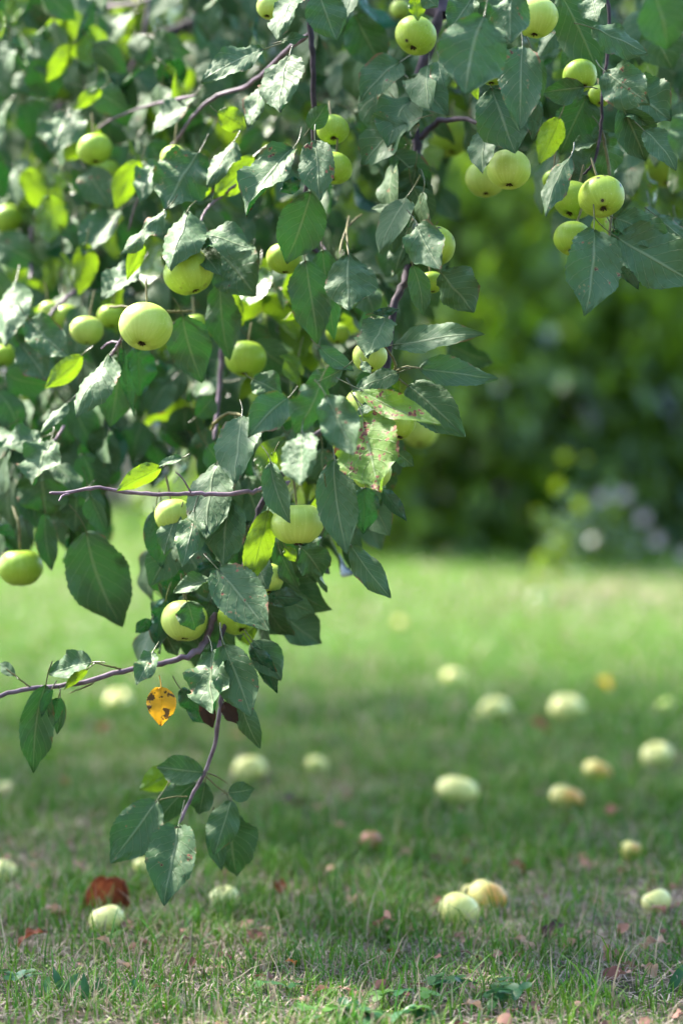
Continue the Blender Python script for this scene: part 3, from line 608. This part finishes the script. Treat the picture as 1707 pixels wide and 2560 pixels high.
BR = [('1', [(1432,-40,3.12),(1425,150,3.12),(1437,300,3.12),(1440,600,3.13),(1400,900,3.14),(1350,1150,3.18)], 30, 20, 'bark'),
 ('1', [(1425,150,3.12),(1300,250,3.18),(1140,390,3.26),(1000,440,3.3),(880,540,3.32),(820,630,3.33),(740,720,3.34)], 24, 15, 'twig'),
 ('1', [(820,630,3.33),(740,780,3.36),(640,900,3.38),(590,1060,3.4)], 15, 9, 'twig'),
 ('1', [(890,440,3.3),(700,480,3.42),(520,545,3.48),(440,600,3.5)], 16, 10, 'twig'),
 ('1', [(1000,60,4.1),(700,200,4.12),(400,370,4.15),(200,560,4.2)], 62, 30, 'bark'),
 ('1', [(450,30,4.15),(600,20,4.0),(760,-30,3.9)], 24, 14, 'twig'),
 ('1', [(1085,845,3.2),(1010,905,3.2),(945,965,3.18),(905,1060,3.14)], 16, 10, 'twig'),
 ('2', [(450,60,3.25),(350,380,3.25),(330,520,3.25),(350,700,3.25),(365,950,3.22),(345,1150,3.16)], 54, 36, 'bark'),
 ('d', [(945,590,3.16),(925,650,3.13),(905,705,3.1),(888,830,3.08),(865,900,3.08),(790,960,3.1),(700,1020,3.1),(640,1100,3.1),(600,1160,3.1),(575,1250,3.1),(540,1370,3.1),(505,1470,3.08)], 20, 11, 'bark'),
 ('2', [(345,640,3.25),(450,560,3.24),(560,545,3.2),(650,572,3.14),(720,600,3.1)], 30, 14, 'bark'),
 ('2', [(1212,-40,3.08),(1230,100,3.08),(1210,330,3.08),(1195,450,3.06),(1190,590,3.06),(1160,740,3.05),(1110,800,3.05)], 18, 12, 'bark'),
 ('2', [(1195,600,3.07),(1230,800,3.06),(1235,1000,3.02),(1215,1180,3.0)], 16, 12, 'stalk'),
 ('5', [(225,62,3.0),(330,56,3.0),(440,35,3.0),(560,52,3.0),(700,66,3.0),(880,62,3.0),(1000,66,3.0),(1160,53,3.0),(1230,35,3.03),(1330,10,3.1)], 15, 24, 'twig'),
 ('5', [(322,60,3.0),(290,70,2.99),(272,96,2.98)], 13, 7, 'twig'),
 ('5', [(878,60,3.0),(855,20,2.99),(838,-8,2.985),(805,-40,2.98)], 8, 6, 'twig'),
 ('5', [(-60,1002,3.05),(140,958,3.06),(350,935,3.06),(600,868,3.07),(740,842,3.08),(880,800,3.08),(940,740,3.1),(985,610,3.1)], 20, 32, 'twig'),
 ('5', [(435,930,3.06),(380,955,3.06),(320,978,3.05)], 9, 6, 'stalk'), ('5', [(410,832,3.03),(490,852,3.05),(560,868,3.07)], 7, 9, 'stalk'), ('5', [(30,865,3.05),(80,905,3.05),(150,955,3.06)], 7, 9, 'stalk'),
 ('d', [(505,1470,3.08),(508,1560,3.08),(505,1640,3.09),(480,1750,3.1),(440,1830,3.1),(412,1892,3.09)], 13, 7, 'twig'),
 ('7', [(942,255,3.1),(990,300,3.1),(1050,345,3.1)], 8, 6, 'stalk'), ('7', [(960,245,3.11),(1000,262,3.11),(1048,292,3.11)], 7, 5, 'stalk'), ('7', [(862,352,3.1),(800,352,3.1),(720,370,3.1)], 8, 6, 'stalk'),
 ('4', [(705,610,3.0),(712,575,2.99),(690,525,2.98),(640,465,2.97),(600,452,2.98)], 14, 8, 'stalk'), ('4', [(715,602,3.0),(760,582,2.99),(830,588,2.98)], 10, 7, 'stalk'), ('4', [(700,620,3.02),(740,648,3.02),(772,672,3.02)], 10, 7, 'stalk'),
 ('3', [(970,872,3.2),(1000,825,3.16),(1050,795,3.14),(1115,805,3.1)], 16, 14, 'stalk'),
 ('d', [(510,770,3.36),(506,860,3.36),(498,960,3.34),(492,1010,3.32)], 13, 9, 'twig'),
 ('3', [(150,-60,3.6),(145,60,3.6),(140,180,3.55)], 22, 16, 'twig'), ('3', [(350,230,3.5),(270,300,3.46),(220,360,3.44)], 20, 14, 'twig'), ('3', [(560,455,3.1),(520,520,3.12),(490,545,3.13)], 16, 10, 'twig'), ('3', [(560,470,3.12),(510,470,3.14),(465,500,3.15)], 12, 9, 'twig'), ('3', [(300,855,3.24),(270,895,3.22),(245,925,3.2)], 16, 10, 'twig'),
 ('3', [(500,310,3.2),(560,305,3.18),(640,320,3.16)], 12, 9, 'stalk'), ('3', [(765,325,3.14),(820,330,3.16),(885,325,3.2)], 14, 10, 'stalk'),
 ('4', [(455,60,3.12),(495,-60,3.16),(560,-120,3.2)], 12, 10, 'stalk'), ('4', [(500,80,3.05),(490,-40,3.12),(500,-110,3.2)], 10, 10, 'stalk'),
 ('4', [(275,-130,3.2),(320,20,3.15),(390,60,3.15),(330,-60,3.2)], 26, 14, 'bark'),
 ('5', [(90,310,3.3),(92,250,3.3),(85,190,3.3),(60,120,3.32)], 12, 14, 'stalk'),
 ('d', [(345,2,3.9),(330,80,3.9),(300,170,3.95)], 14, 10, 'twig'),
]
for rg, pts, w0, w1, mt in BR:
    k = zscale(rg) / FPX * pts[0][2] / 2
    V, F = tube(pth(rg, pts), w0 * k, w1 * k, 8, 6, .10 if mt != 'stalk' else .03, rsb)
    part('branch' if mt == 'bark' else 'twig' if mt == 'twig' else 'leaf_stalk', V, F, M[mt])

# leaf fill: small template leaves thrown into the drooping mass behind the measured ones
TEMPL = []
for k in range(14):
    rs = np.random.RandomState(70 + k)
    TEMPL.append(leaf_local(7, 13, 1.0, .60 + .18 * rs.rand(), rs, -.1 + .5 * rs.rand(), .2 + .8 * rs.rand(), .03 + .09 * rs.rand(), (rs.rand() - .5) * .9, False, .4))
TSM = []
for k in range(6):
    rs = np.random.RandomState(90 + k); TSM.append(leaf_local(3, 5, 1.0, .58, rs, .3 * rs.rand(), .3 + .6 * rs.rand(), .1, (rs.rand() - .5), False, 0))
def scatter(pos, ax, nrm, size, lc, templ, rs):
    """arrays of leaf places -> one lump of vertices, faces, leaf coordinates and looks"""
    ax = ax / np.linalg.norm(ax, axis=1)[:, None]; nrm = nrm - ax * (nrm * ax).sum(1)[:, None]; nrm /= np.linalg.norm(nrm, axis=1)[:, None] + 1e-9
    b = np.cross(nrm, ax); ti = rs.randint(len(templ), size=len(pos)); Vs, Fs, Us, Ls, o = [], [], [], [], 0
    for k, (tv, tu, tf) in enumerate(templ):
        s = np.where(ti == k)[0]
        if not len(s): continue
        R = np.stack([ax[s], b[s], nrm[s]], 1)
        v = np.einsum('vk,nkj->nvj', tv, R) * size[s][:, None, None] + pos[s][:, None, :]
        nv = len(tv); Vs.append(v.reshape(-1, 3)); Fs.append((tf[None] + (np.arange(len(s)) * nv)[:, None, None]).reshape(-1, 4) + o)
        Us.append(np.tile(tu, (len(s), 1))); Ls.append(np.repeat(lc[s], nv, axis=0)); o += nv * len(s)
    return np.concatenate(Vs), np.concatenate(Fs), np.concatenate(Us), np.concatenate(Ls)

def inpoly(x, y, poly):
    c = np.zeros(len(x), bool); j = len(poly) - 1
    for i in range(len(poly)):
        xi, yi = poly[i]; xj, yj = poly[j]
        c ^= ((yi > y) != (yj > y)) & (x < (xj - xi) * (y - yi) / (yj - yi + 1e-9) + xi); j = i
    return c
# polygon (overview px), near, far, number, share of lime leaves, darkness
ZONES = [
([(-60,-60),(700,-60),(740,300),(735,560),(690,760),(560,800),(470,850),(430,1000),(250,1080),(170,1150),(-60,1150)], 3.45, 4.2, 560, .15),
([(-120,-120),(760,-120),(760,640),(600,780),(300,900),(200,1050),(-120,1080)], 4.3, 5.4, 900, .10),
([(-140,-140),(960,-140),(900,500),(700,760),(300,860),(200,980),(-140,1000)], 5.4, 6.4, 1000, .08),
([(680,-60),(1040,-60),(1010,340),(960,700),(900,780),(740,760)], 3.35, 4.4, 210, .10),
([(980,-60),(1640,-60),(1640,430),(1480,400),(1250,380),(1080,330),(990,300)], 3.3, 4.6, 300, .15),
([(560,560),(760,560),(900,740),(880,830),(720,900),(560,900)], 3.25, 3.6, 55, .2),
([(470,950),(860,900),(880,1180),(720,1300),(600,1180),(480,1120)], 3.12, 3.4, 76, .05),
([(340,1130),(640,1130),(650,1430),(380,1450)], 3.14, 3.4, 66, .06),
([(-60,850),(250,850),(260,1150),(170,1230),(-60,1215)], 3.3, 3.8, 95, .03),
([(600,1150),(720,1230),(690,1330),(640,1400),(590,1380)], 3.12, 3.3, 5, .05),
([(410,760),(570,760),(570,1010),(430,1030)], 3.3, 3.7, 30, .05),
([(885,120),(1005,120),(985,560),(900,640)], 3.06, 3.2, 20, .0),
([(1250,380),(1640,300),(1640,480),(1480,560),(1330,520)], 3.15, 3.5, 28, .1),
]
WIN = [(300, 1170, 75), (255, 1290, 110), (640, 800, 36), (650, 850, 25), (1060, 560, 70), (1150, 600, 90)]
rs = np.random.RandomState(77); pl, axl, nl, sl, ll = [], [], [], [], []
hb = [(h['V'][:, :].mean(0)) for h in heroes]
for poly, z0, z1, cnt, lime in ZONES:
    pa = np.array(poly); got = 0
    while got < cnt:
        n = cnt; x = pa[:, 0].min() + np.ptp(pa[:, 0]) * rs.rand(n); y = pa[:, 1].min() + np.ptp(pa[:, 1]) * rs.rand(n); z = z0 + (z1 - z0) * rs.rand(n)
        ok = inpoly(x, y, poly)
        for wx, wy, wr in WIN: ok &= ((x - wx) ** 2 + (y - wy) ** 2 > wr ** 2)
        for ax_, ay, ar, az in apple_pts: ok &= ~(((x * 1.0887 - ax_) ** 2 + (y * 1.0885 - ay) ** 2 < (ar * 1.25) ** 2) & (z < az + .06))
        for i in np.where(ok)[0]:
            if got >= cnt: break
            got += 1
            pl.append(P(x[i] * 1.0887, y[i] * 1.0885, z[i]))
            q = rs.rand()
            axl.append((rs.randn() * .55, rs.randn() * .45 - .1, -.75 + rs.randn() * .35))
            lm = rs.rand() < lime
            if lm: nl.append((rs.randn() * .5, .8, .5 + .4 * rs.randn()))
            else: nl.append((rs.randn() * .55 - .4, -.75 + .4 * rs.randn(), .8 + .55 * rs.randn()))
            sl.append(.052 + .035 * rs.rand()); ll.append((rs.rand() ** 2.4, .0 if rs.rand() < .7 else .25, (.30 + .1 * rs.rand()) if lm else 0))  # fill leaves biased to dark green, imitating shade in the deep gaps
fill = scatter(np.array(pl), np.array(axl), np.array(nl), np.array(sl), np.array(ll), TEMPL, rs)

# the crown overhead, out of the picture, that shades the near lawn
def crown_pts(n, rs):
    out = []
    while len(out) < n:
        x, y, z = -4.3 + 5.6 * rs.rand(), 3.95 + 4.0 * rs.rand(), 1.9 + 1.9 * rs.rand()
        if z < .74 + .172 * y + .12 or rs.rand() < (y - 5.2) / 3.0: continue
        if -.80 < x + .72 * (z - 1) < .08 and 2.9 < y - .49 * (z - 1) < 4.3: continue
        if vnoise([x * 1.0 + z], [y + .5 * z], 1.5, 44)[0] + .25 * rs.rand() < .38: continue
        out.append((x, y, z))
    return np.array(out)
n = 8200; cp = crown_pts(n, rs)
ov = scatter(cp, np.stack([rs.randn(n) * .8, rs.randn(n) * .8, -.4 + rs.randn(n) * .4], 1), np.stack([rs.randn(n) * .5, rs.randn(n) * .5, np.ones(n)], 1), .085 + .05 * rs.rand(n), np.stack([rs.rand(n), np.zeros(n), .25 * (rs.rand(n) < .1)], 1), TSM, rs)

order = sorted(range(len(heroes)), key=lambda i: -heroes[i]['size'])
lumps = [fill, ov]
for k, i in enumerate(order):
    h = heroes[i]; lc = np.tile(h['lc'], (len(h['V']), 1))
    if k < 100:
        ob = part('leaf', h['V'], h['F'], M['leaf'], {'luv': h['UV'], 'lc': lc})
        if h['code'] == 's': ob['label'] = 'pale leaf covered in rusty pink spots'
    else: lumps.append((h['V'], h['F'], h['UV'], lc))
Vs, Fs, Us, Ls, o = [], [], [], [], 0
for v, f, u, l in lumps: Vs.append(v); Fs.append(f + o); Us.append(u); Ls.append(l); o += len(v)
fo = part('foliage', np.concatenate(Vs), np.concatenate(Fs), M['leaf'], {'luv': np.concatenate(Us), 'lc': np.concatenate(Ls)})
fo['kind'] = 'stuff'
ylw = [h for h in heroes if h['code'] == 'y']

# ------------------------------------------------------------------ trees, shrubs and wall at the far side of the lawn
def far_tree(name, label, cat, x, y, r, z0, z1, n, seed, lime=.2, group=None, size=.11, trunk=True, mat='far_leaf', hue=None):
    rs = np.random.RandomState(seed)
    t = bpy.data.objects.new(name, None); COL.objects.link(t); t.location = (x, y, 0); tag(t, label, cat, group)
    if trunk:
        parts = [tube([(0, 0, -.1), (.05, 0, z1 * .25), (-.05, .05, z1 * .55), (0, 0, z1 * .85)], .045 * r + .03, .012, 10, 5, .05, rs)]
        mesh_np('trunk', *parts[0], M['bark'], t)
        lb = []
        for k in range(9):
            a = k * 2.4; h0 = z1 * (.2 + .06 * k); lb.append(tube([(0, 0, h0), (math.cos(a) * r * .4, math.sin(a) * r * .4, h0 + .25 * r), (math.cos(a) * r * .85, math.sin(a) * r * .85, h0 + .1 * r)], .02 * r + .008, .005, 6, 4, .05, rs))
        for q in lb[:6]: mesh_np('limb', *q, M['bark'], t)
    nc = max(8, int(n / 95)); cc = rs.randn(nc, 3); cc /= np.linalg.norm(cc, axis=1)[:, None]; cc *= (rs.rand(nc) ** .45)[:, None]; cc[:, 2] = 1.9 * rs.rand(nc) - .95
    cz = (z0 + z1) / 2; cc = cc * np.array([r, r, (z1 - z0) / 2]) + np.array([0, 0, cz])
    idx = rs.randint(nc, size=n); p = cc[idx] + rs.randn(n, 3) * (.13 * r + .03); p[:, 2] = np.maximum(p[:, 2], .03)
    lm = (rs.rand(nc) < lime)[idx]
    lc = np.stack([np.clip(rs.rand(nc)[idx] + .25 * rs.randn(n), 0, 1) * (1 if lime > 0 else .25), np.zeros(n), lm * (.25 + .12 * rs.rand(n))], 1)
    v, f, u, l = scatter(p, np.stack([rs.randn(n) * .6, rs.randn(n) * .6, -.6 + rs.randn(n) * .4], 1), np.stack([rs.randn(n) * .6, rs.randn(n) * .6 - .3, .5 + .5 * rs.randn(n)], 1), size * (.7 + .6 * rs.rand(n)), lc, TSM, rs)
    c = mesh_np('crown', v, f, M[mat], t, {'luv': u, 'lc': l})
    return t
BG = 'trees along the far side of the lawn'
far_tree('fruit_tree', 'blurred fruit tree with lime foliage behind the lawn, right of the drooping branch', 'tree',   .55, 11.2, 1.0, .0, 2.6, 7500, 1, .45, BG)
far_tree('fruit_tree', 'low lime green fruit tree beyond the lawn, half hidden by the central leaf cluster', 'tree', -.12, 12.4, .85, .0, 2.3, 5200, 10, .4, BG)
far_tree('fruit_tree', 'blurred dark fruit tree with low skirts of leaves at right of the lawn', 'tree', 1.75, 12.0, 1.15, .0, 3.2, 8500, 2, .13, BG)
far_tree('fruit_tree', 'blurred dark tree at the right edge behind the lilac flowers', 'tree', 3.1, 13.0, 1.3, .0, 3.8, 9000, 3, .02, BG)
far_tree('fruit_tree', 'tall shaded tree behind the fruit trees, right of the middle', 'tree', 1.1, 16.0, 1.9, .3, 5.2, 5200, 4, .08, BG, .16)
far_tree('fruit_tree', 'tall tree far behind the foliage at the left', 'tree', -1.9, 19.0, 2.1, 1.2, 5.6, 4800, 5, .2, BG, .17)
far_tree('fruit_tree', 'added tall tree at the middle, its crown out of view shading the trees at right', 'tree', -.45, 13.8, 2.2, 2.7, 6.6, 5200, 6, .2, BG, .13)  # added so that its out-of-view crown shades the right background trees
far_tree('fruit_tree', 'tall dark tree behind the top right leaves', 'tree', 3.4, 18.0, 2.0, .2, 5.6, 4600, 7, .05, BG, .17)
far_tree('shoot', 'olive leafy shoot standing in for a twig hanging over the far lawn at right', 'shrub', .77, 8.5, .09, .03, .40, 40, 8, .0, None, .06, False)  # upright shoot built in place of a hanging twig
fl = far_tree('flowering_shrub', 'low shrub with lilac-white flowers at the far edge of the lawn', 'shrub', 1.10, 10.0, .2, .02, .34, 130, 9, .0, None, .075, False)
rs = np.random.RandomState(12); pets = []
for k in range(6):
    a = rs.rand() * 6.28; rr = .34 * math.sqrt(rs.rand()); c = np.array([math.cos(a) * rr, -abs(math.sin(a)) * rr * .8 - .1, .08 + .25 * rs.rand()])
    for q in range(6):
        b = q * 6.28 / 6; u = np.array([math.cos(b), -.3, math.sin(b)]); w = np.array([-math.sin(b), 0, math.cos(b)]); l = .030
        pets.append((np.array([c, c + u * l * .6 + w * l * .35, c + u * l, c + u * l * .6 - w * l * .35]), np.array([[0, 1, 2, 3]])))
# unseen hedge added at the viewer's back, which keeps the light coming from above
rs = np.random.RandomState(61); n = 30000; ha = math.radians(166) + math.radians(222) * rs.rand(n); hr = 6.3 + 1.6 * rs.rand(n) + .4 * np.sin(5 * ha); hx = hr * np.cos(ha); hy = 1.0 + hr * np.sin(ha); hz = .1 + 9.4 * rs.rand(n)
hv, hf, hu, hl = scatter(np.stack([hx, hy, hz], 1), rs.randn(n, 3) * .6 + [0, 0, -.5], rs.randn(n, 3) * .6 + [0, .5, .6], .16 + .12 * rs.rand(n), np.stack([rs.rand(n), np.zeros(n), np.zeros(n)], 1), TSM, rs)
hg = mesh_np('shade_hedge', hv, hf, M['far_leaf'], None, {'luv': hu, 'lc': hl}); tag(hg, 'tall leafy hedge added unseen behind the viewer to block low light', 'shade_hedge', kind='stuff')
V, F = join(pets); bo = mesh_np('blossom', V, F, M['petal'], fl); bo['kind'] = 'stuff'

def box(x0, x1, y0, y1, z0, z1):
    V = np.array([(x, y, z) for x in (x0, x1) for y in (y0, y1) for z in (z0, z1)], float)
    F = np.array([(0, 1, 3, 2), (4, 6, 7, 5), (0, 4, 5, 1), (2, 3, 7, 6), (0, 2, 6, 4), (1, 5, 7, 3)]); return V, F
wl = mesh_np('garden_wall', *box(-5.2, -.42, 15.4, 15.65, -.1, 1.42), M['plaster'], smooth=False)
tag(wl, 'pale pinkish garden wall glimpsed through gaps in the left foliage', 'wall')
mesh_np('coping', *box(-5.25, -.38, 15.35, 15.70, 1.422, 1.50), M['coping'], wl, smooth=False)

# ------------------------------------------------------------------ litter on the lawn
def dead_leaf(x, y, wd, mat, label, seed, group=None, hgt=.5):
    rs = np.random.RandomState(seed); px, py = S('d', x, y); z = GD(py, .008); pt = P(px, py, z); L = wd * 1.0885 * z / FPX
    V, UV, F = leaf_local(9, 19, L * 1.1, L * .62, rs, .5 + .5 * rs.rand(), 1.0 + .9 * rs.rand(), .18, (rs.rand() - .5) * .8, False, .2)
    V = V - V[:9 * 19].mean(0); q = Matrix.Rotation(rs.rand() * 6.28, 3, 'Z') @ Matrix.Rotation((rs.rand() - .5) * .7, 3, 'X') @ Matrix.Rotation(.25 * (rs.rand() - .5), 3, 'Y')
    V[:, 2] *= .8; V = V @ np.array(q).T; zs = V[:, 2].min(); V[:, 2] -= zs
    o_ = mesh_np('dead_leaf', V, F, M[mat]); o_.location = (pt.x, pt.y, .004 + .006 * hgt); tag(o_, label, 'dead leaf', group or 'dead leaves lying on the lawn')
DEAD = [(150,1806,30,'dead_orange','small orange fleck of leaf on the left lawn'),(1240,1690,62,'dead_rust','blurred brown leaf between the far windfalls at right'),
(1067,1986,30,'dead_orange','orange leaf fleck above the near pair of windfalls'),(1385,1590,60,'dead_yellow','far yellow leaf lying beyond the big round windfall'),(880,2140,66,'dead_pink','reddish dead leaf left below the near pair of windfalls'),
(897,2196,34,'dead_rust','small dark red leaf in front of the near pair'),(1512,2100,46,'dead_pink','red leaf touching the yellow-green windfall at the right edge'),(1498,2196,78,'dead_tan','large tan crumpled leaf in the right front grass'),(1490,2250,60,'dead_tan','tan leaf lying lowest in the right front corner'),
(128,2112,58,'dead_tan','tan leaf left of the windfall with the rusty shell'),(245,2190,56,'dead_tan','light brown leaf just below the windfall with the rusty shell'),(285,2232,46,'dead_tan','pale folded leaf in the left front grass'),(70,2175,64,'dead_rust','red-brown crumpled leaf near the left edge in front'),
(1200,2190,62,'dead_tan','beige leaf in front of a dark hollow right of centre'),(1270,2160,66,'dead_dark','dark hollow dead leaf among tall blades right of centre'),(670,2222,34,'dead_orange','orange scrap of leaf in the front grass near the middle'),(418,2170,40,'dead_dark','dark curled leaf in front of the single near windfall'),
(375,2030,44,'dead_dark','dark brown leaf behind the lowest hanging leaf'),(1405,1880,52,'dead_pink','pinkish dead leaf above the half sunken windfall'),(670,1860,78,'dead_dark','dark blurred twiggy leaf right of the drooping stem'),(640,2055,60,'dead_rust','brown blurred leaf right of the single near windfall'),
(1190,2010,58,'dead_rust','rust-coloured leaf behind the yellow near windfall'),(700,2310,40,'dead_tan','beige leaf scrap at the bottom edge'),(240,1685,46,'dead_rust','brown smear of leaf below the white-looking windfall'),(1090,2330,54,'dead_tan','brown leaf at the bottom edge right of centre'),
(810,2085,52,'dead_tan','dull tan leaf left of the near pair of windfalls'),(545,1700,34,'dead_pink','red leaf fleck beside the drooping stem')]
for i, (x, y, wd, mt, lab) in enumerate(DEAD): dead_leaf(x, y, wd, mt, lab, 700 + i)

# scraps of dry leaf too small to count
rs = np.random.RandomState(41); n = 520; ly = 2.6 + 1.9 * rs.rand(n) ** 1.3; lx = (rs.rand(n) * 2 - 1) * (.155 * ly + .1); kk = rs.rand(n) < np.clip(2.2 * vnoise(lx, ly, 3.1, 31) - .5, .1, 1); lx, ly = lx[kk], ly[kk]; n = len(lx)
lv, lf_, lu, ll_ = scatter(np.stack([lx, ly, .006 + .016 * rs.rand(n)], 1), np.stack([rs.randn(n), rs.randn(n), .3 * rs.randn(n)], 1), np.stack([.5 * rs.randn(n), .5 * rs.randn(n) - .3, np.ones(n)], 1), .010 + .020 * rs.rand(n) ** 2, np.ones((n, 3)), TEMPL, rs)
gc = lerp((0.16, 0.06, 0.05), (0.46, 0.26, 0.20), rs.rand(len(lv) // len(TEMPL[0][0]) + 1)); gc = np.repeat(gc, len(TEMPL[0][0]), axis=0)[:len(lv)]
lt = mesh_np('leaf_litter', lv, lf_, M['straw'], attrs={'gc': gc}); tag(lt, 'brown and pinkish scraps of dry leaves scattered through the near grass', 'leaf litter', kind='stuff')

# big arched dead leaf curling over the near left windfall
px, py = S('d', 243, 2085); z = GD(py, .01); pt = P(px, py, z); R_ = 51 * 1.0885 / FPX * z
rs = np.random.RandomState(3); nu, nv = 27, 12; az, el = np.meshgrid(np.linspace(-1.75, 1.75, nu), np.linspace(-.15, 1.45, nv))
rr = R_ * (1 + .05 * np.sin(4 * az + 2 * el) + .035 * rs.randn(nv, nu) * (np.abs(az) > 1.6) + .03 * np.sin(9 * az))
X = rr * np.sin(az) * np.cos(el) ** .7 + .15 * R_ * el; Y = rr * np.cos(az) * np.cos(el) * .8 + .012 - .006 * el; Zt = rr * (1.28 * np.sin(el) + .06 * np.sin(3 * az))
lf = mesh_np('dead_leaf', np.stack([X.ravel(), Y.ravel(), Zt.ravel() + .012], 1), grid_faces(nu, nv), M['rot']); lf.location = (pt.x, pt.y, 0)
tag(lf, 'large rusty brown dead leaf arching over the back of a near windfall at left', 'dead leaf', 'dead leaves lying on the lawn')

# clover and other small weeds in the front grass
def weed(name, label, cat, x, y, n, sz, seed, kind='clover', group=None):
    rs = np.random.RandomState(seed); px, py = S('d', x, y); z = GD(py, .015); pt = P(px, py, z); Vs, Fs, Cs, o_ = [], [], [], 0
    def put(V, F, c):
        nonlocal o_
        Vs.append(V); Fs.append(F + o_); Cs.append(np.tile(c, (len(V), 1))); o_ += len(V)
    for k in range(n):
        c = np.array([rs.randn() * .014, rs.randn() * .010, .016 + .014 * rs.rand()])
        g_ = np.array([(0.035, 0.125, 0.045), (0.06, 0.16, 0.045), (0.085, 0.20, 0.04)][rs.randint(3)])
        put(*tube([(c[0] * .4, c[1] * .4, 0), (c[0] * .8, c[1] * .8, c[2] * .6), tuple(c)], .0006, .0005, 4, 2), g_ * .8)
        if kind == 'clover':
            tl = rs.randn(2) * .25
            for q in range(3):
                b = q * 2.094 + rs.rand() * .3; ang = np.linspace(0, 6.28, 11)[:-1]; rad = sz * (1 - .12 * np.cos(2 * ang + 3.14))
                lx = sz * .95 + rad * np.cos(ang) * .85; ly = rad * np.sin(ang) * .8
                X = lx * math.cos(b) - ly * math.sin(b); Y = lx * math.sin(b) + ly * math.cos(b); Zz = .18 * np.abs(ly) + tl[0] * X + tl[1] * Y - .1 * lx
                V = np.concatenate([np.stack([X, Y, Zz], 1), [[sz * .95 * math.cos(b), sz * .95 * math.sin(b), -.1 * sz]]]) + c
                F = np.array([(i, (i + 1) % 10, (i + 2) % 10, 10) for i in range(0, 10, 2)]); put(V, F, g_)
        else:
            a = rs.rand() * 6.28; V, UV, F = leaf_local(5, 9, sz * 3.2, sz * .8, rs, .3, .9, .1, .4, False, 0)
            R = frame((math.cos(a) * .5, math.sin(a) * .4, .9), (math.cos(a), math.sin(a), -.3) if False else (0, -1, .4)); put(V @ R + np.array([c[0], c[1], 0]), F, g_)
    ob = mesh_np(name, np.concatenate(Vs), np.concatenate(Fs), M['clover'], attrs={'gc': np.concatenate(Cs)}); ob.location = (pt.x, pt.y, 0)
    tag(ob, label, cat, group)
CG = 'clover plants in the front grass'
for i, (x, y, n, sz, lab) in enumerate([(1010,2262,5,.0085,'blue-green clover in the front grass below the tiny yellow fruitlet, left of it'),(1118,2270,4,.008,'clover patch in the front grass right below the tiny yellow fruitlet'),(910,2295,4,.009,'clover at the bottom front, left of the other clover near the middle'),
 (1165,2300,4,.009,'broad clover patch right of the middle near the bottom edge'),(655,2270,5,.007,'bright pale green clover in the front grass left of the middle'),(25,2250,5,.008,'dark clover at the left edge in front'),(725,2335,4,.009,'clover at the bottom edge just left of the middle'),
 (960,2340,5,.010,'lime green clover at the bottom edge right of the middle'),(850,2338,4,.009,'teal clover cut by the bottom edge at the middle'),(790,2325,3,.009,'small clover pair of leaves at the bottom edge near the middle')]):
    weed('clover', lab, 'clover', x, y, n, sz, 800 + i, 'clover', CG)
weed('weed', 'broad bright green weed leaf at the right edge in front', 'weed', 1560, 2260, 3, .016, 830, 'blade')
weed('weed', 'feathery grey-green weed in the left front grass', 'weed', 225, 2265, 6, .009, 831, 'blade')
weed('weed', 'light green blade-leaved weed in the left front corner', 'weed', 160, 2270, 4, .013, 832, 'blade')
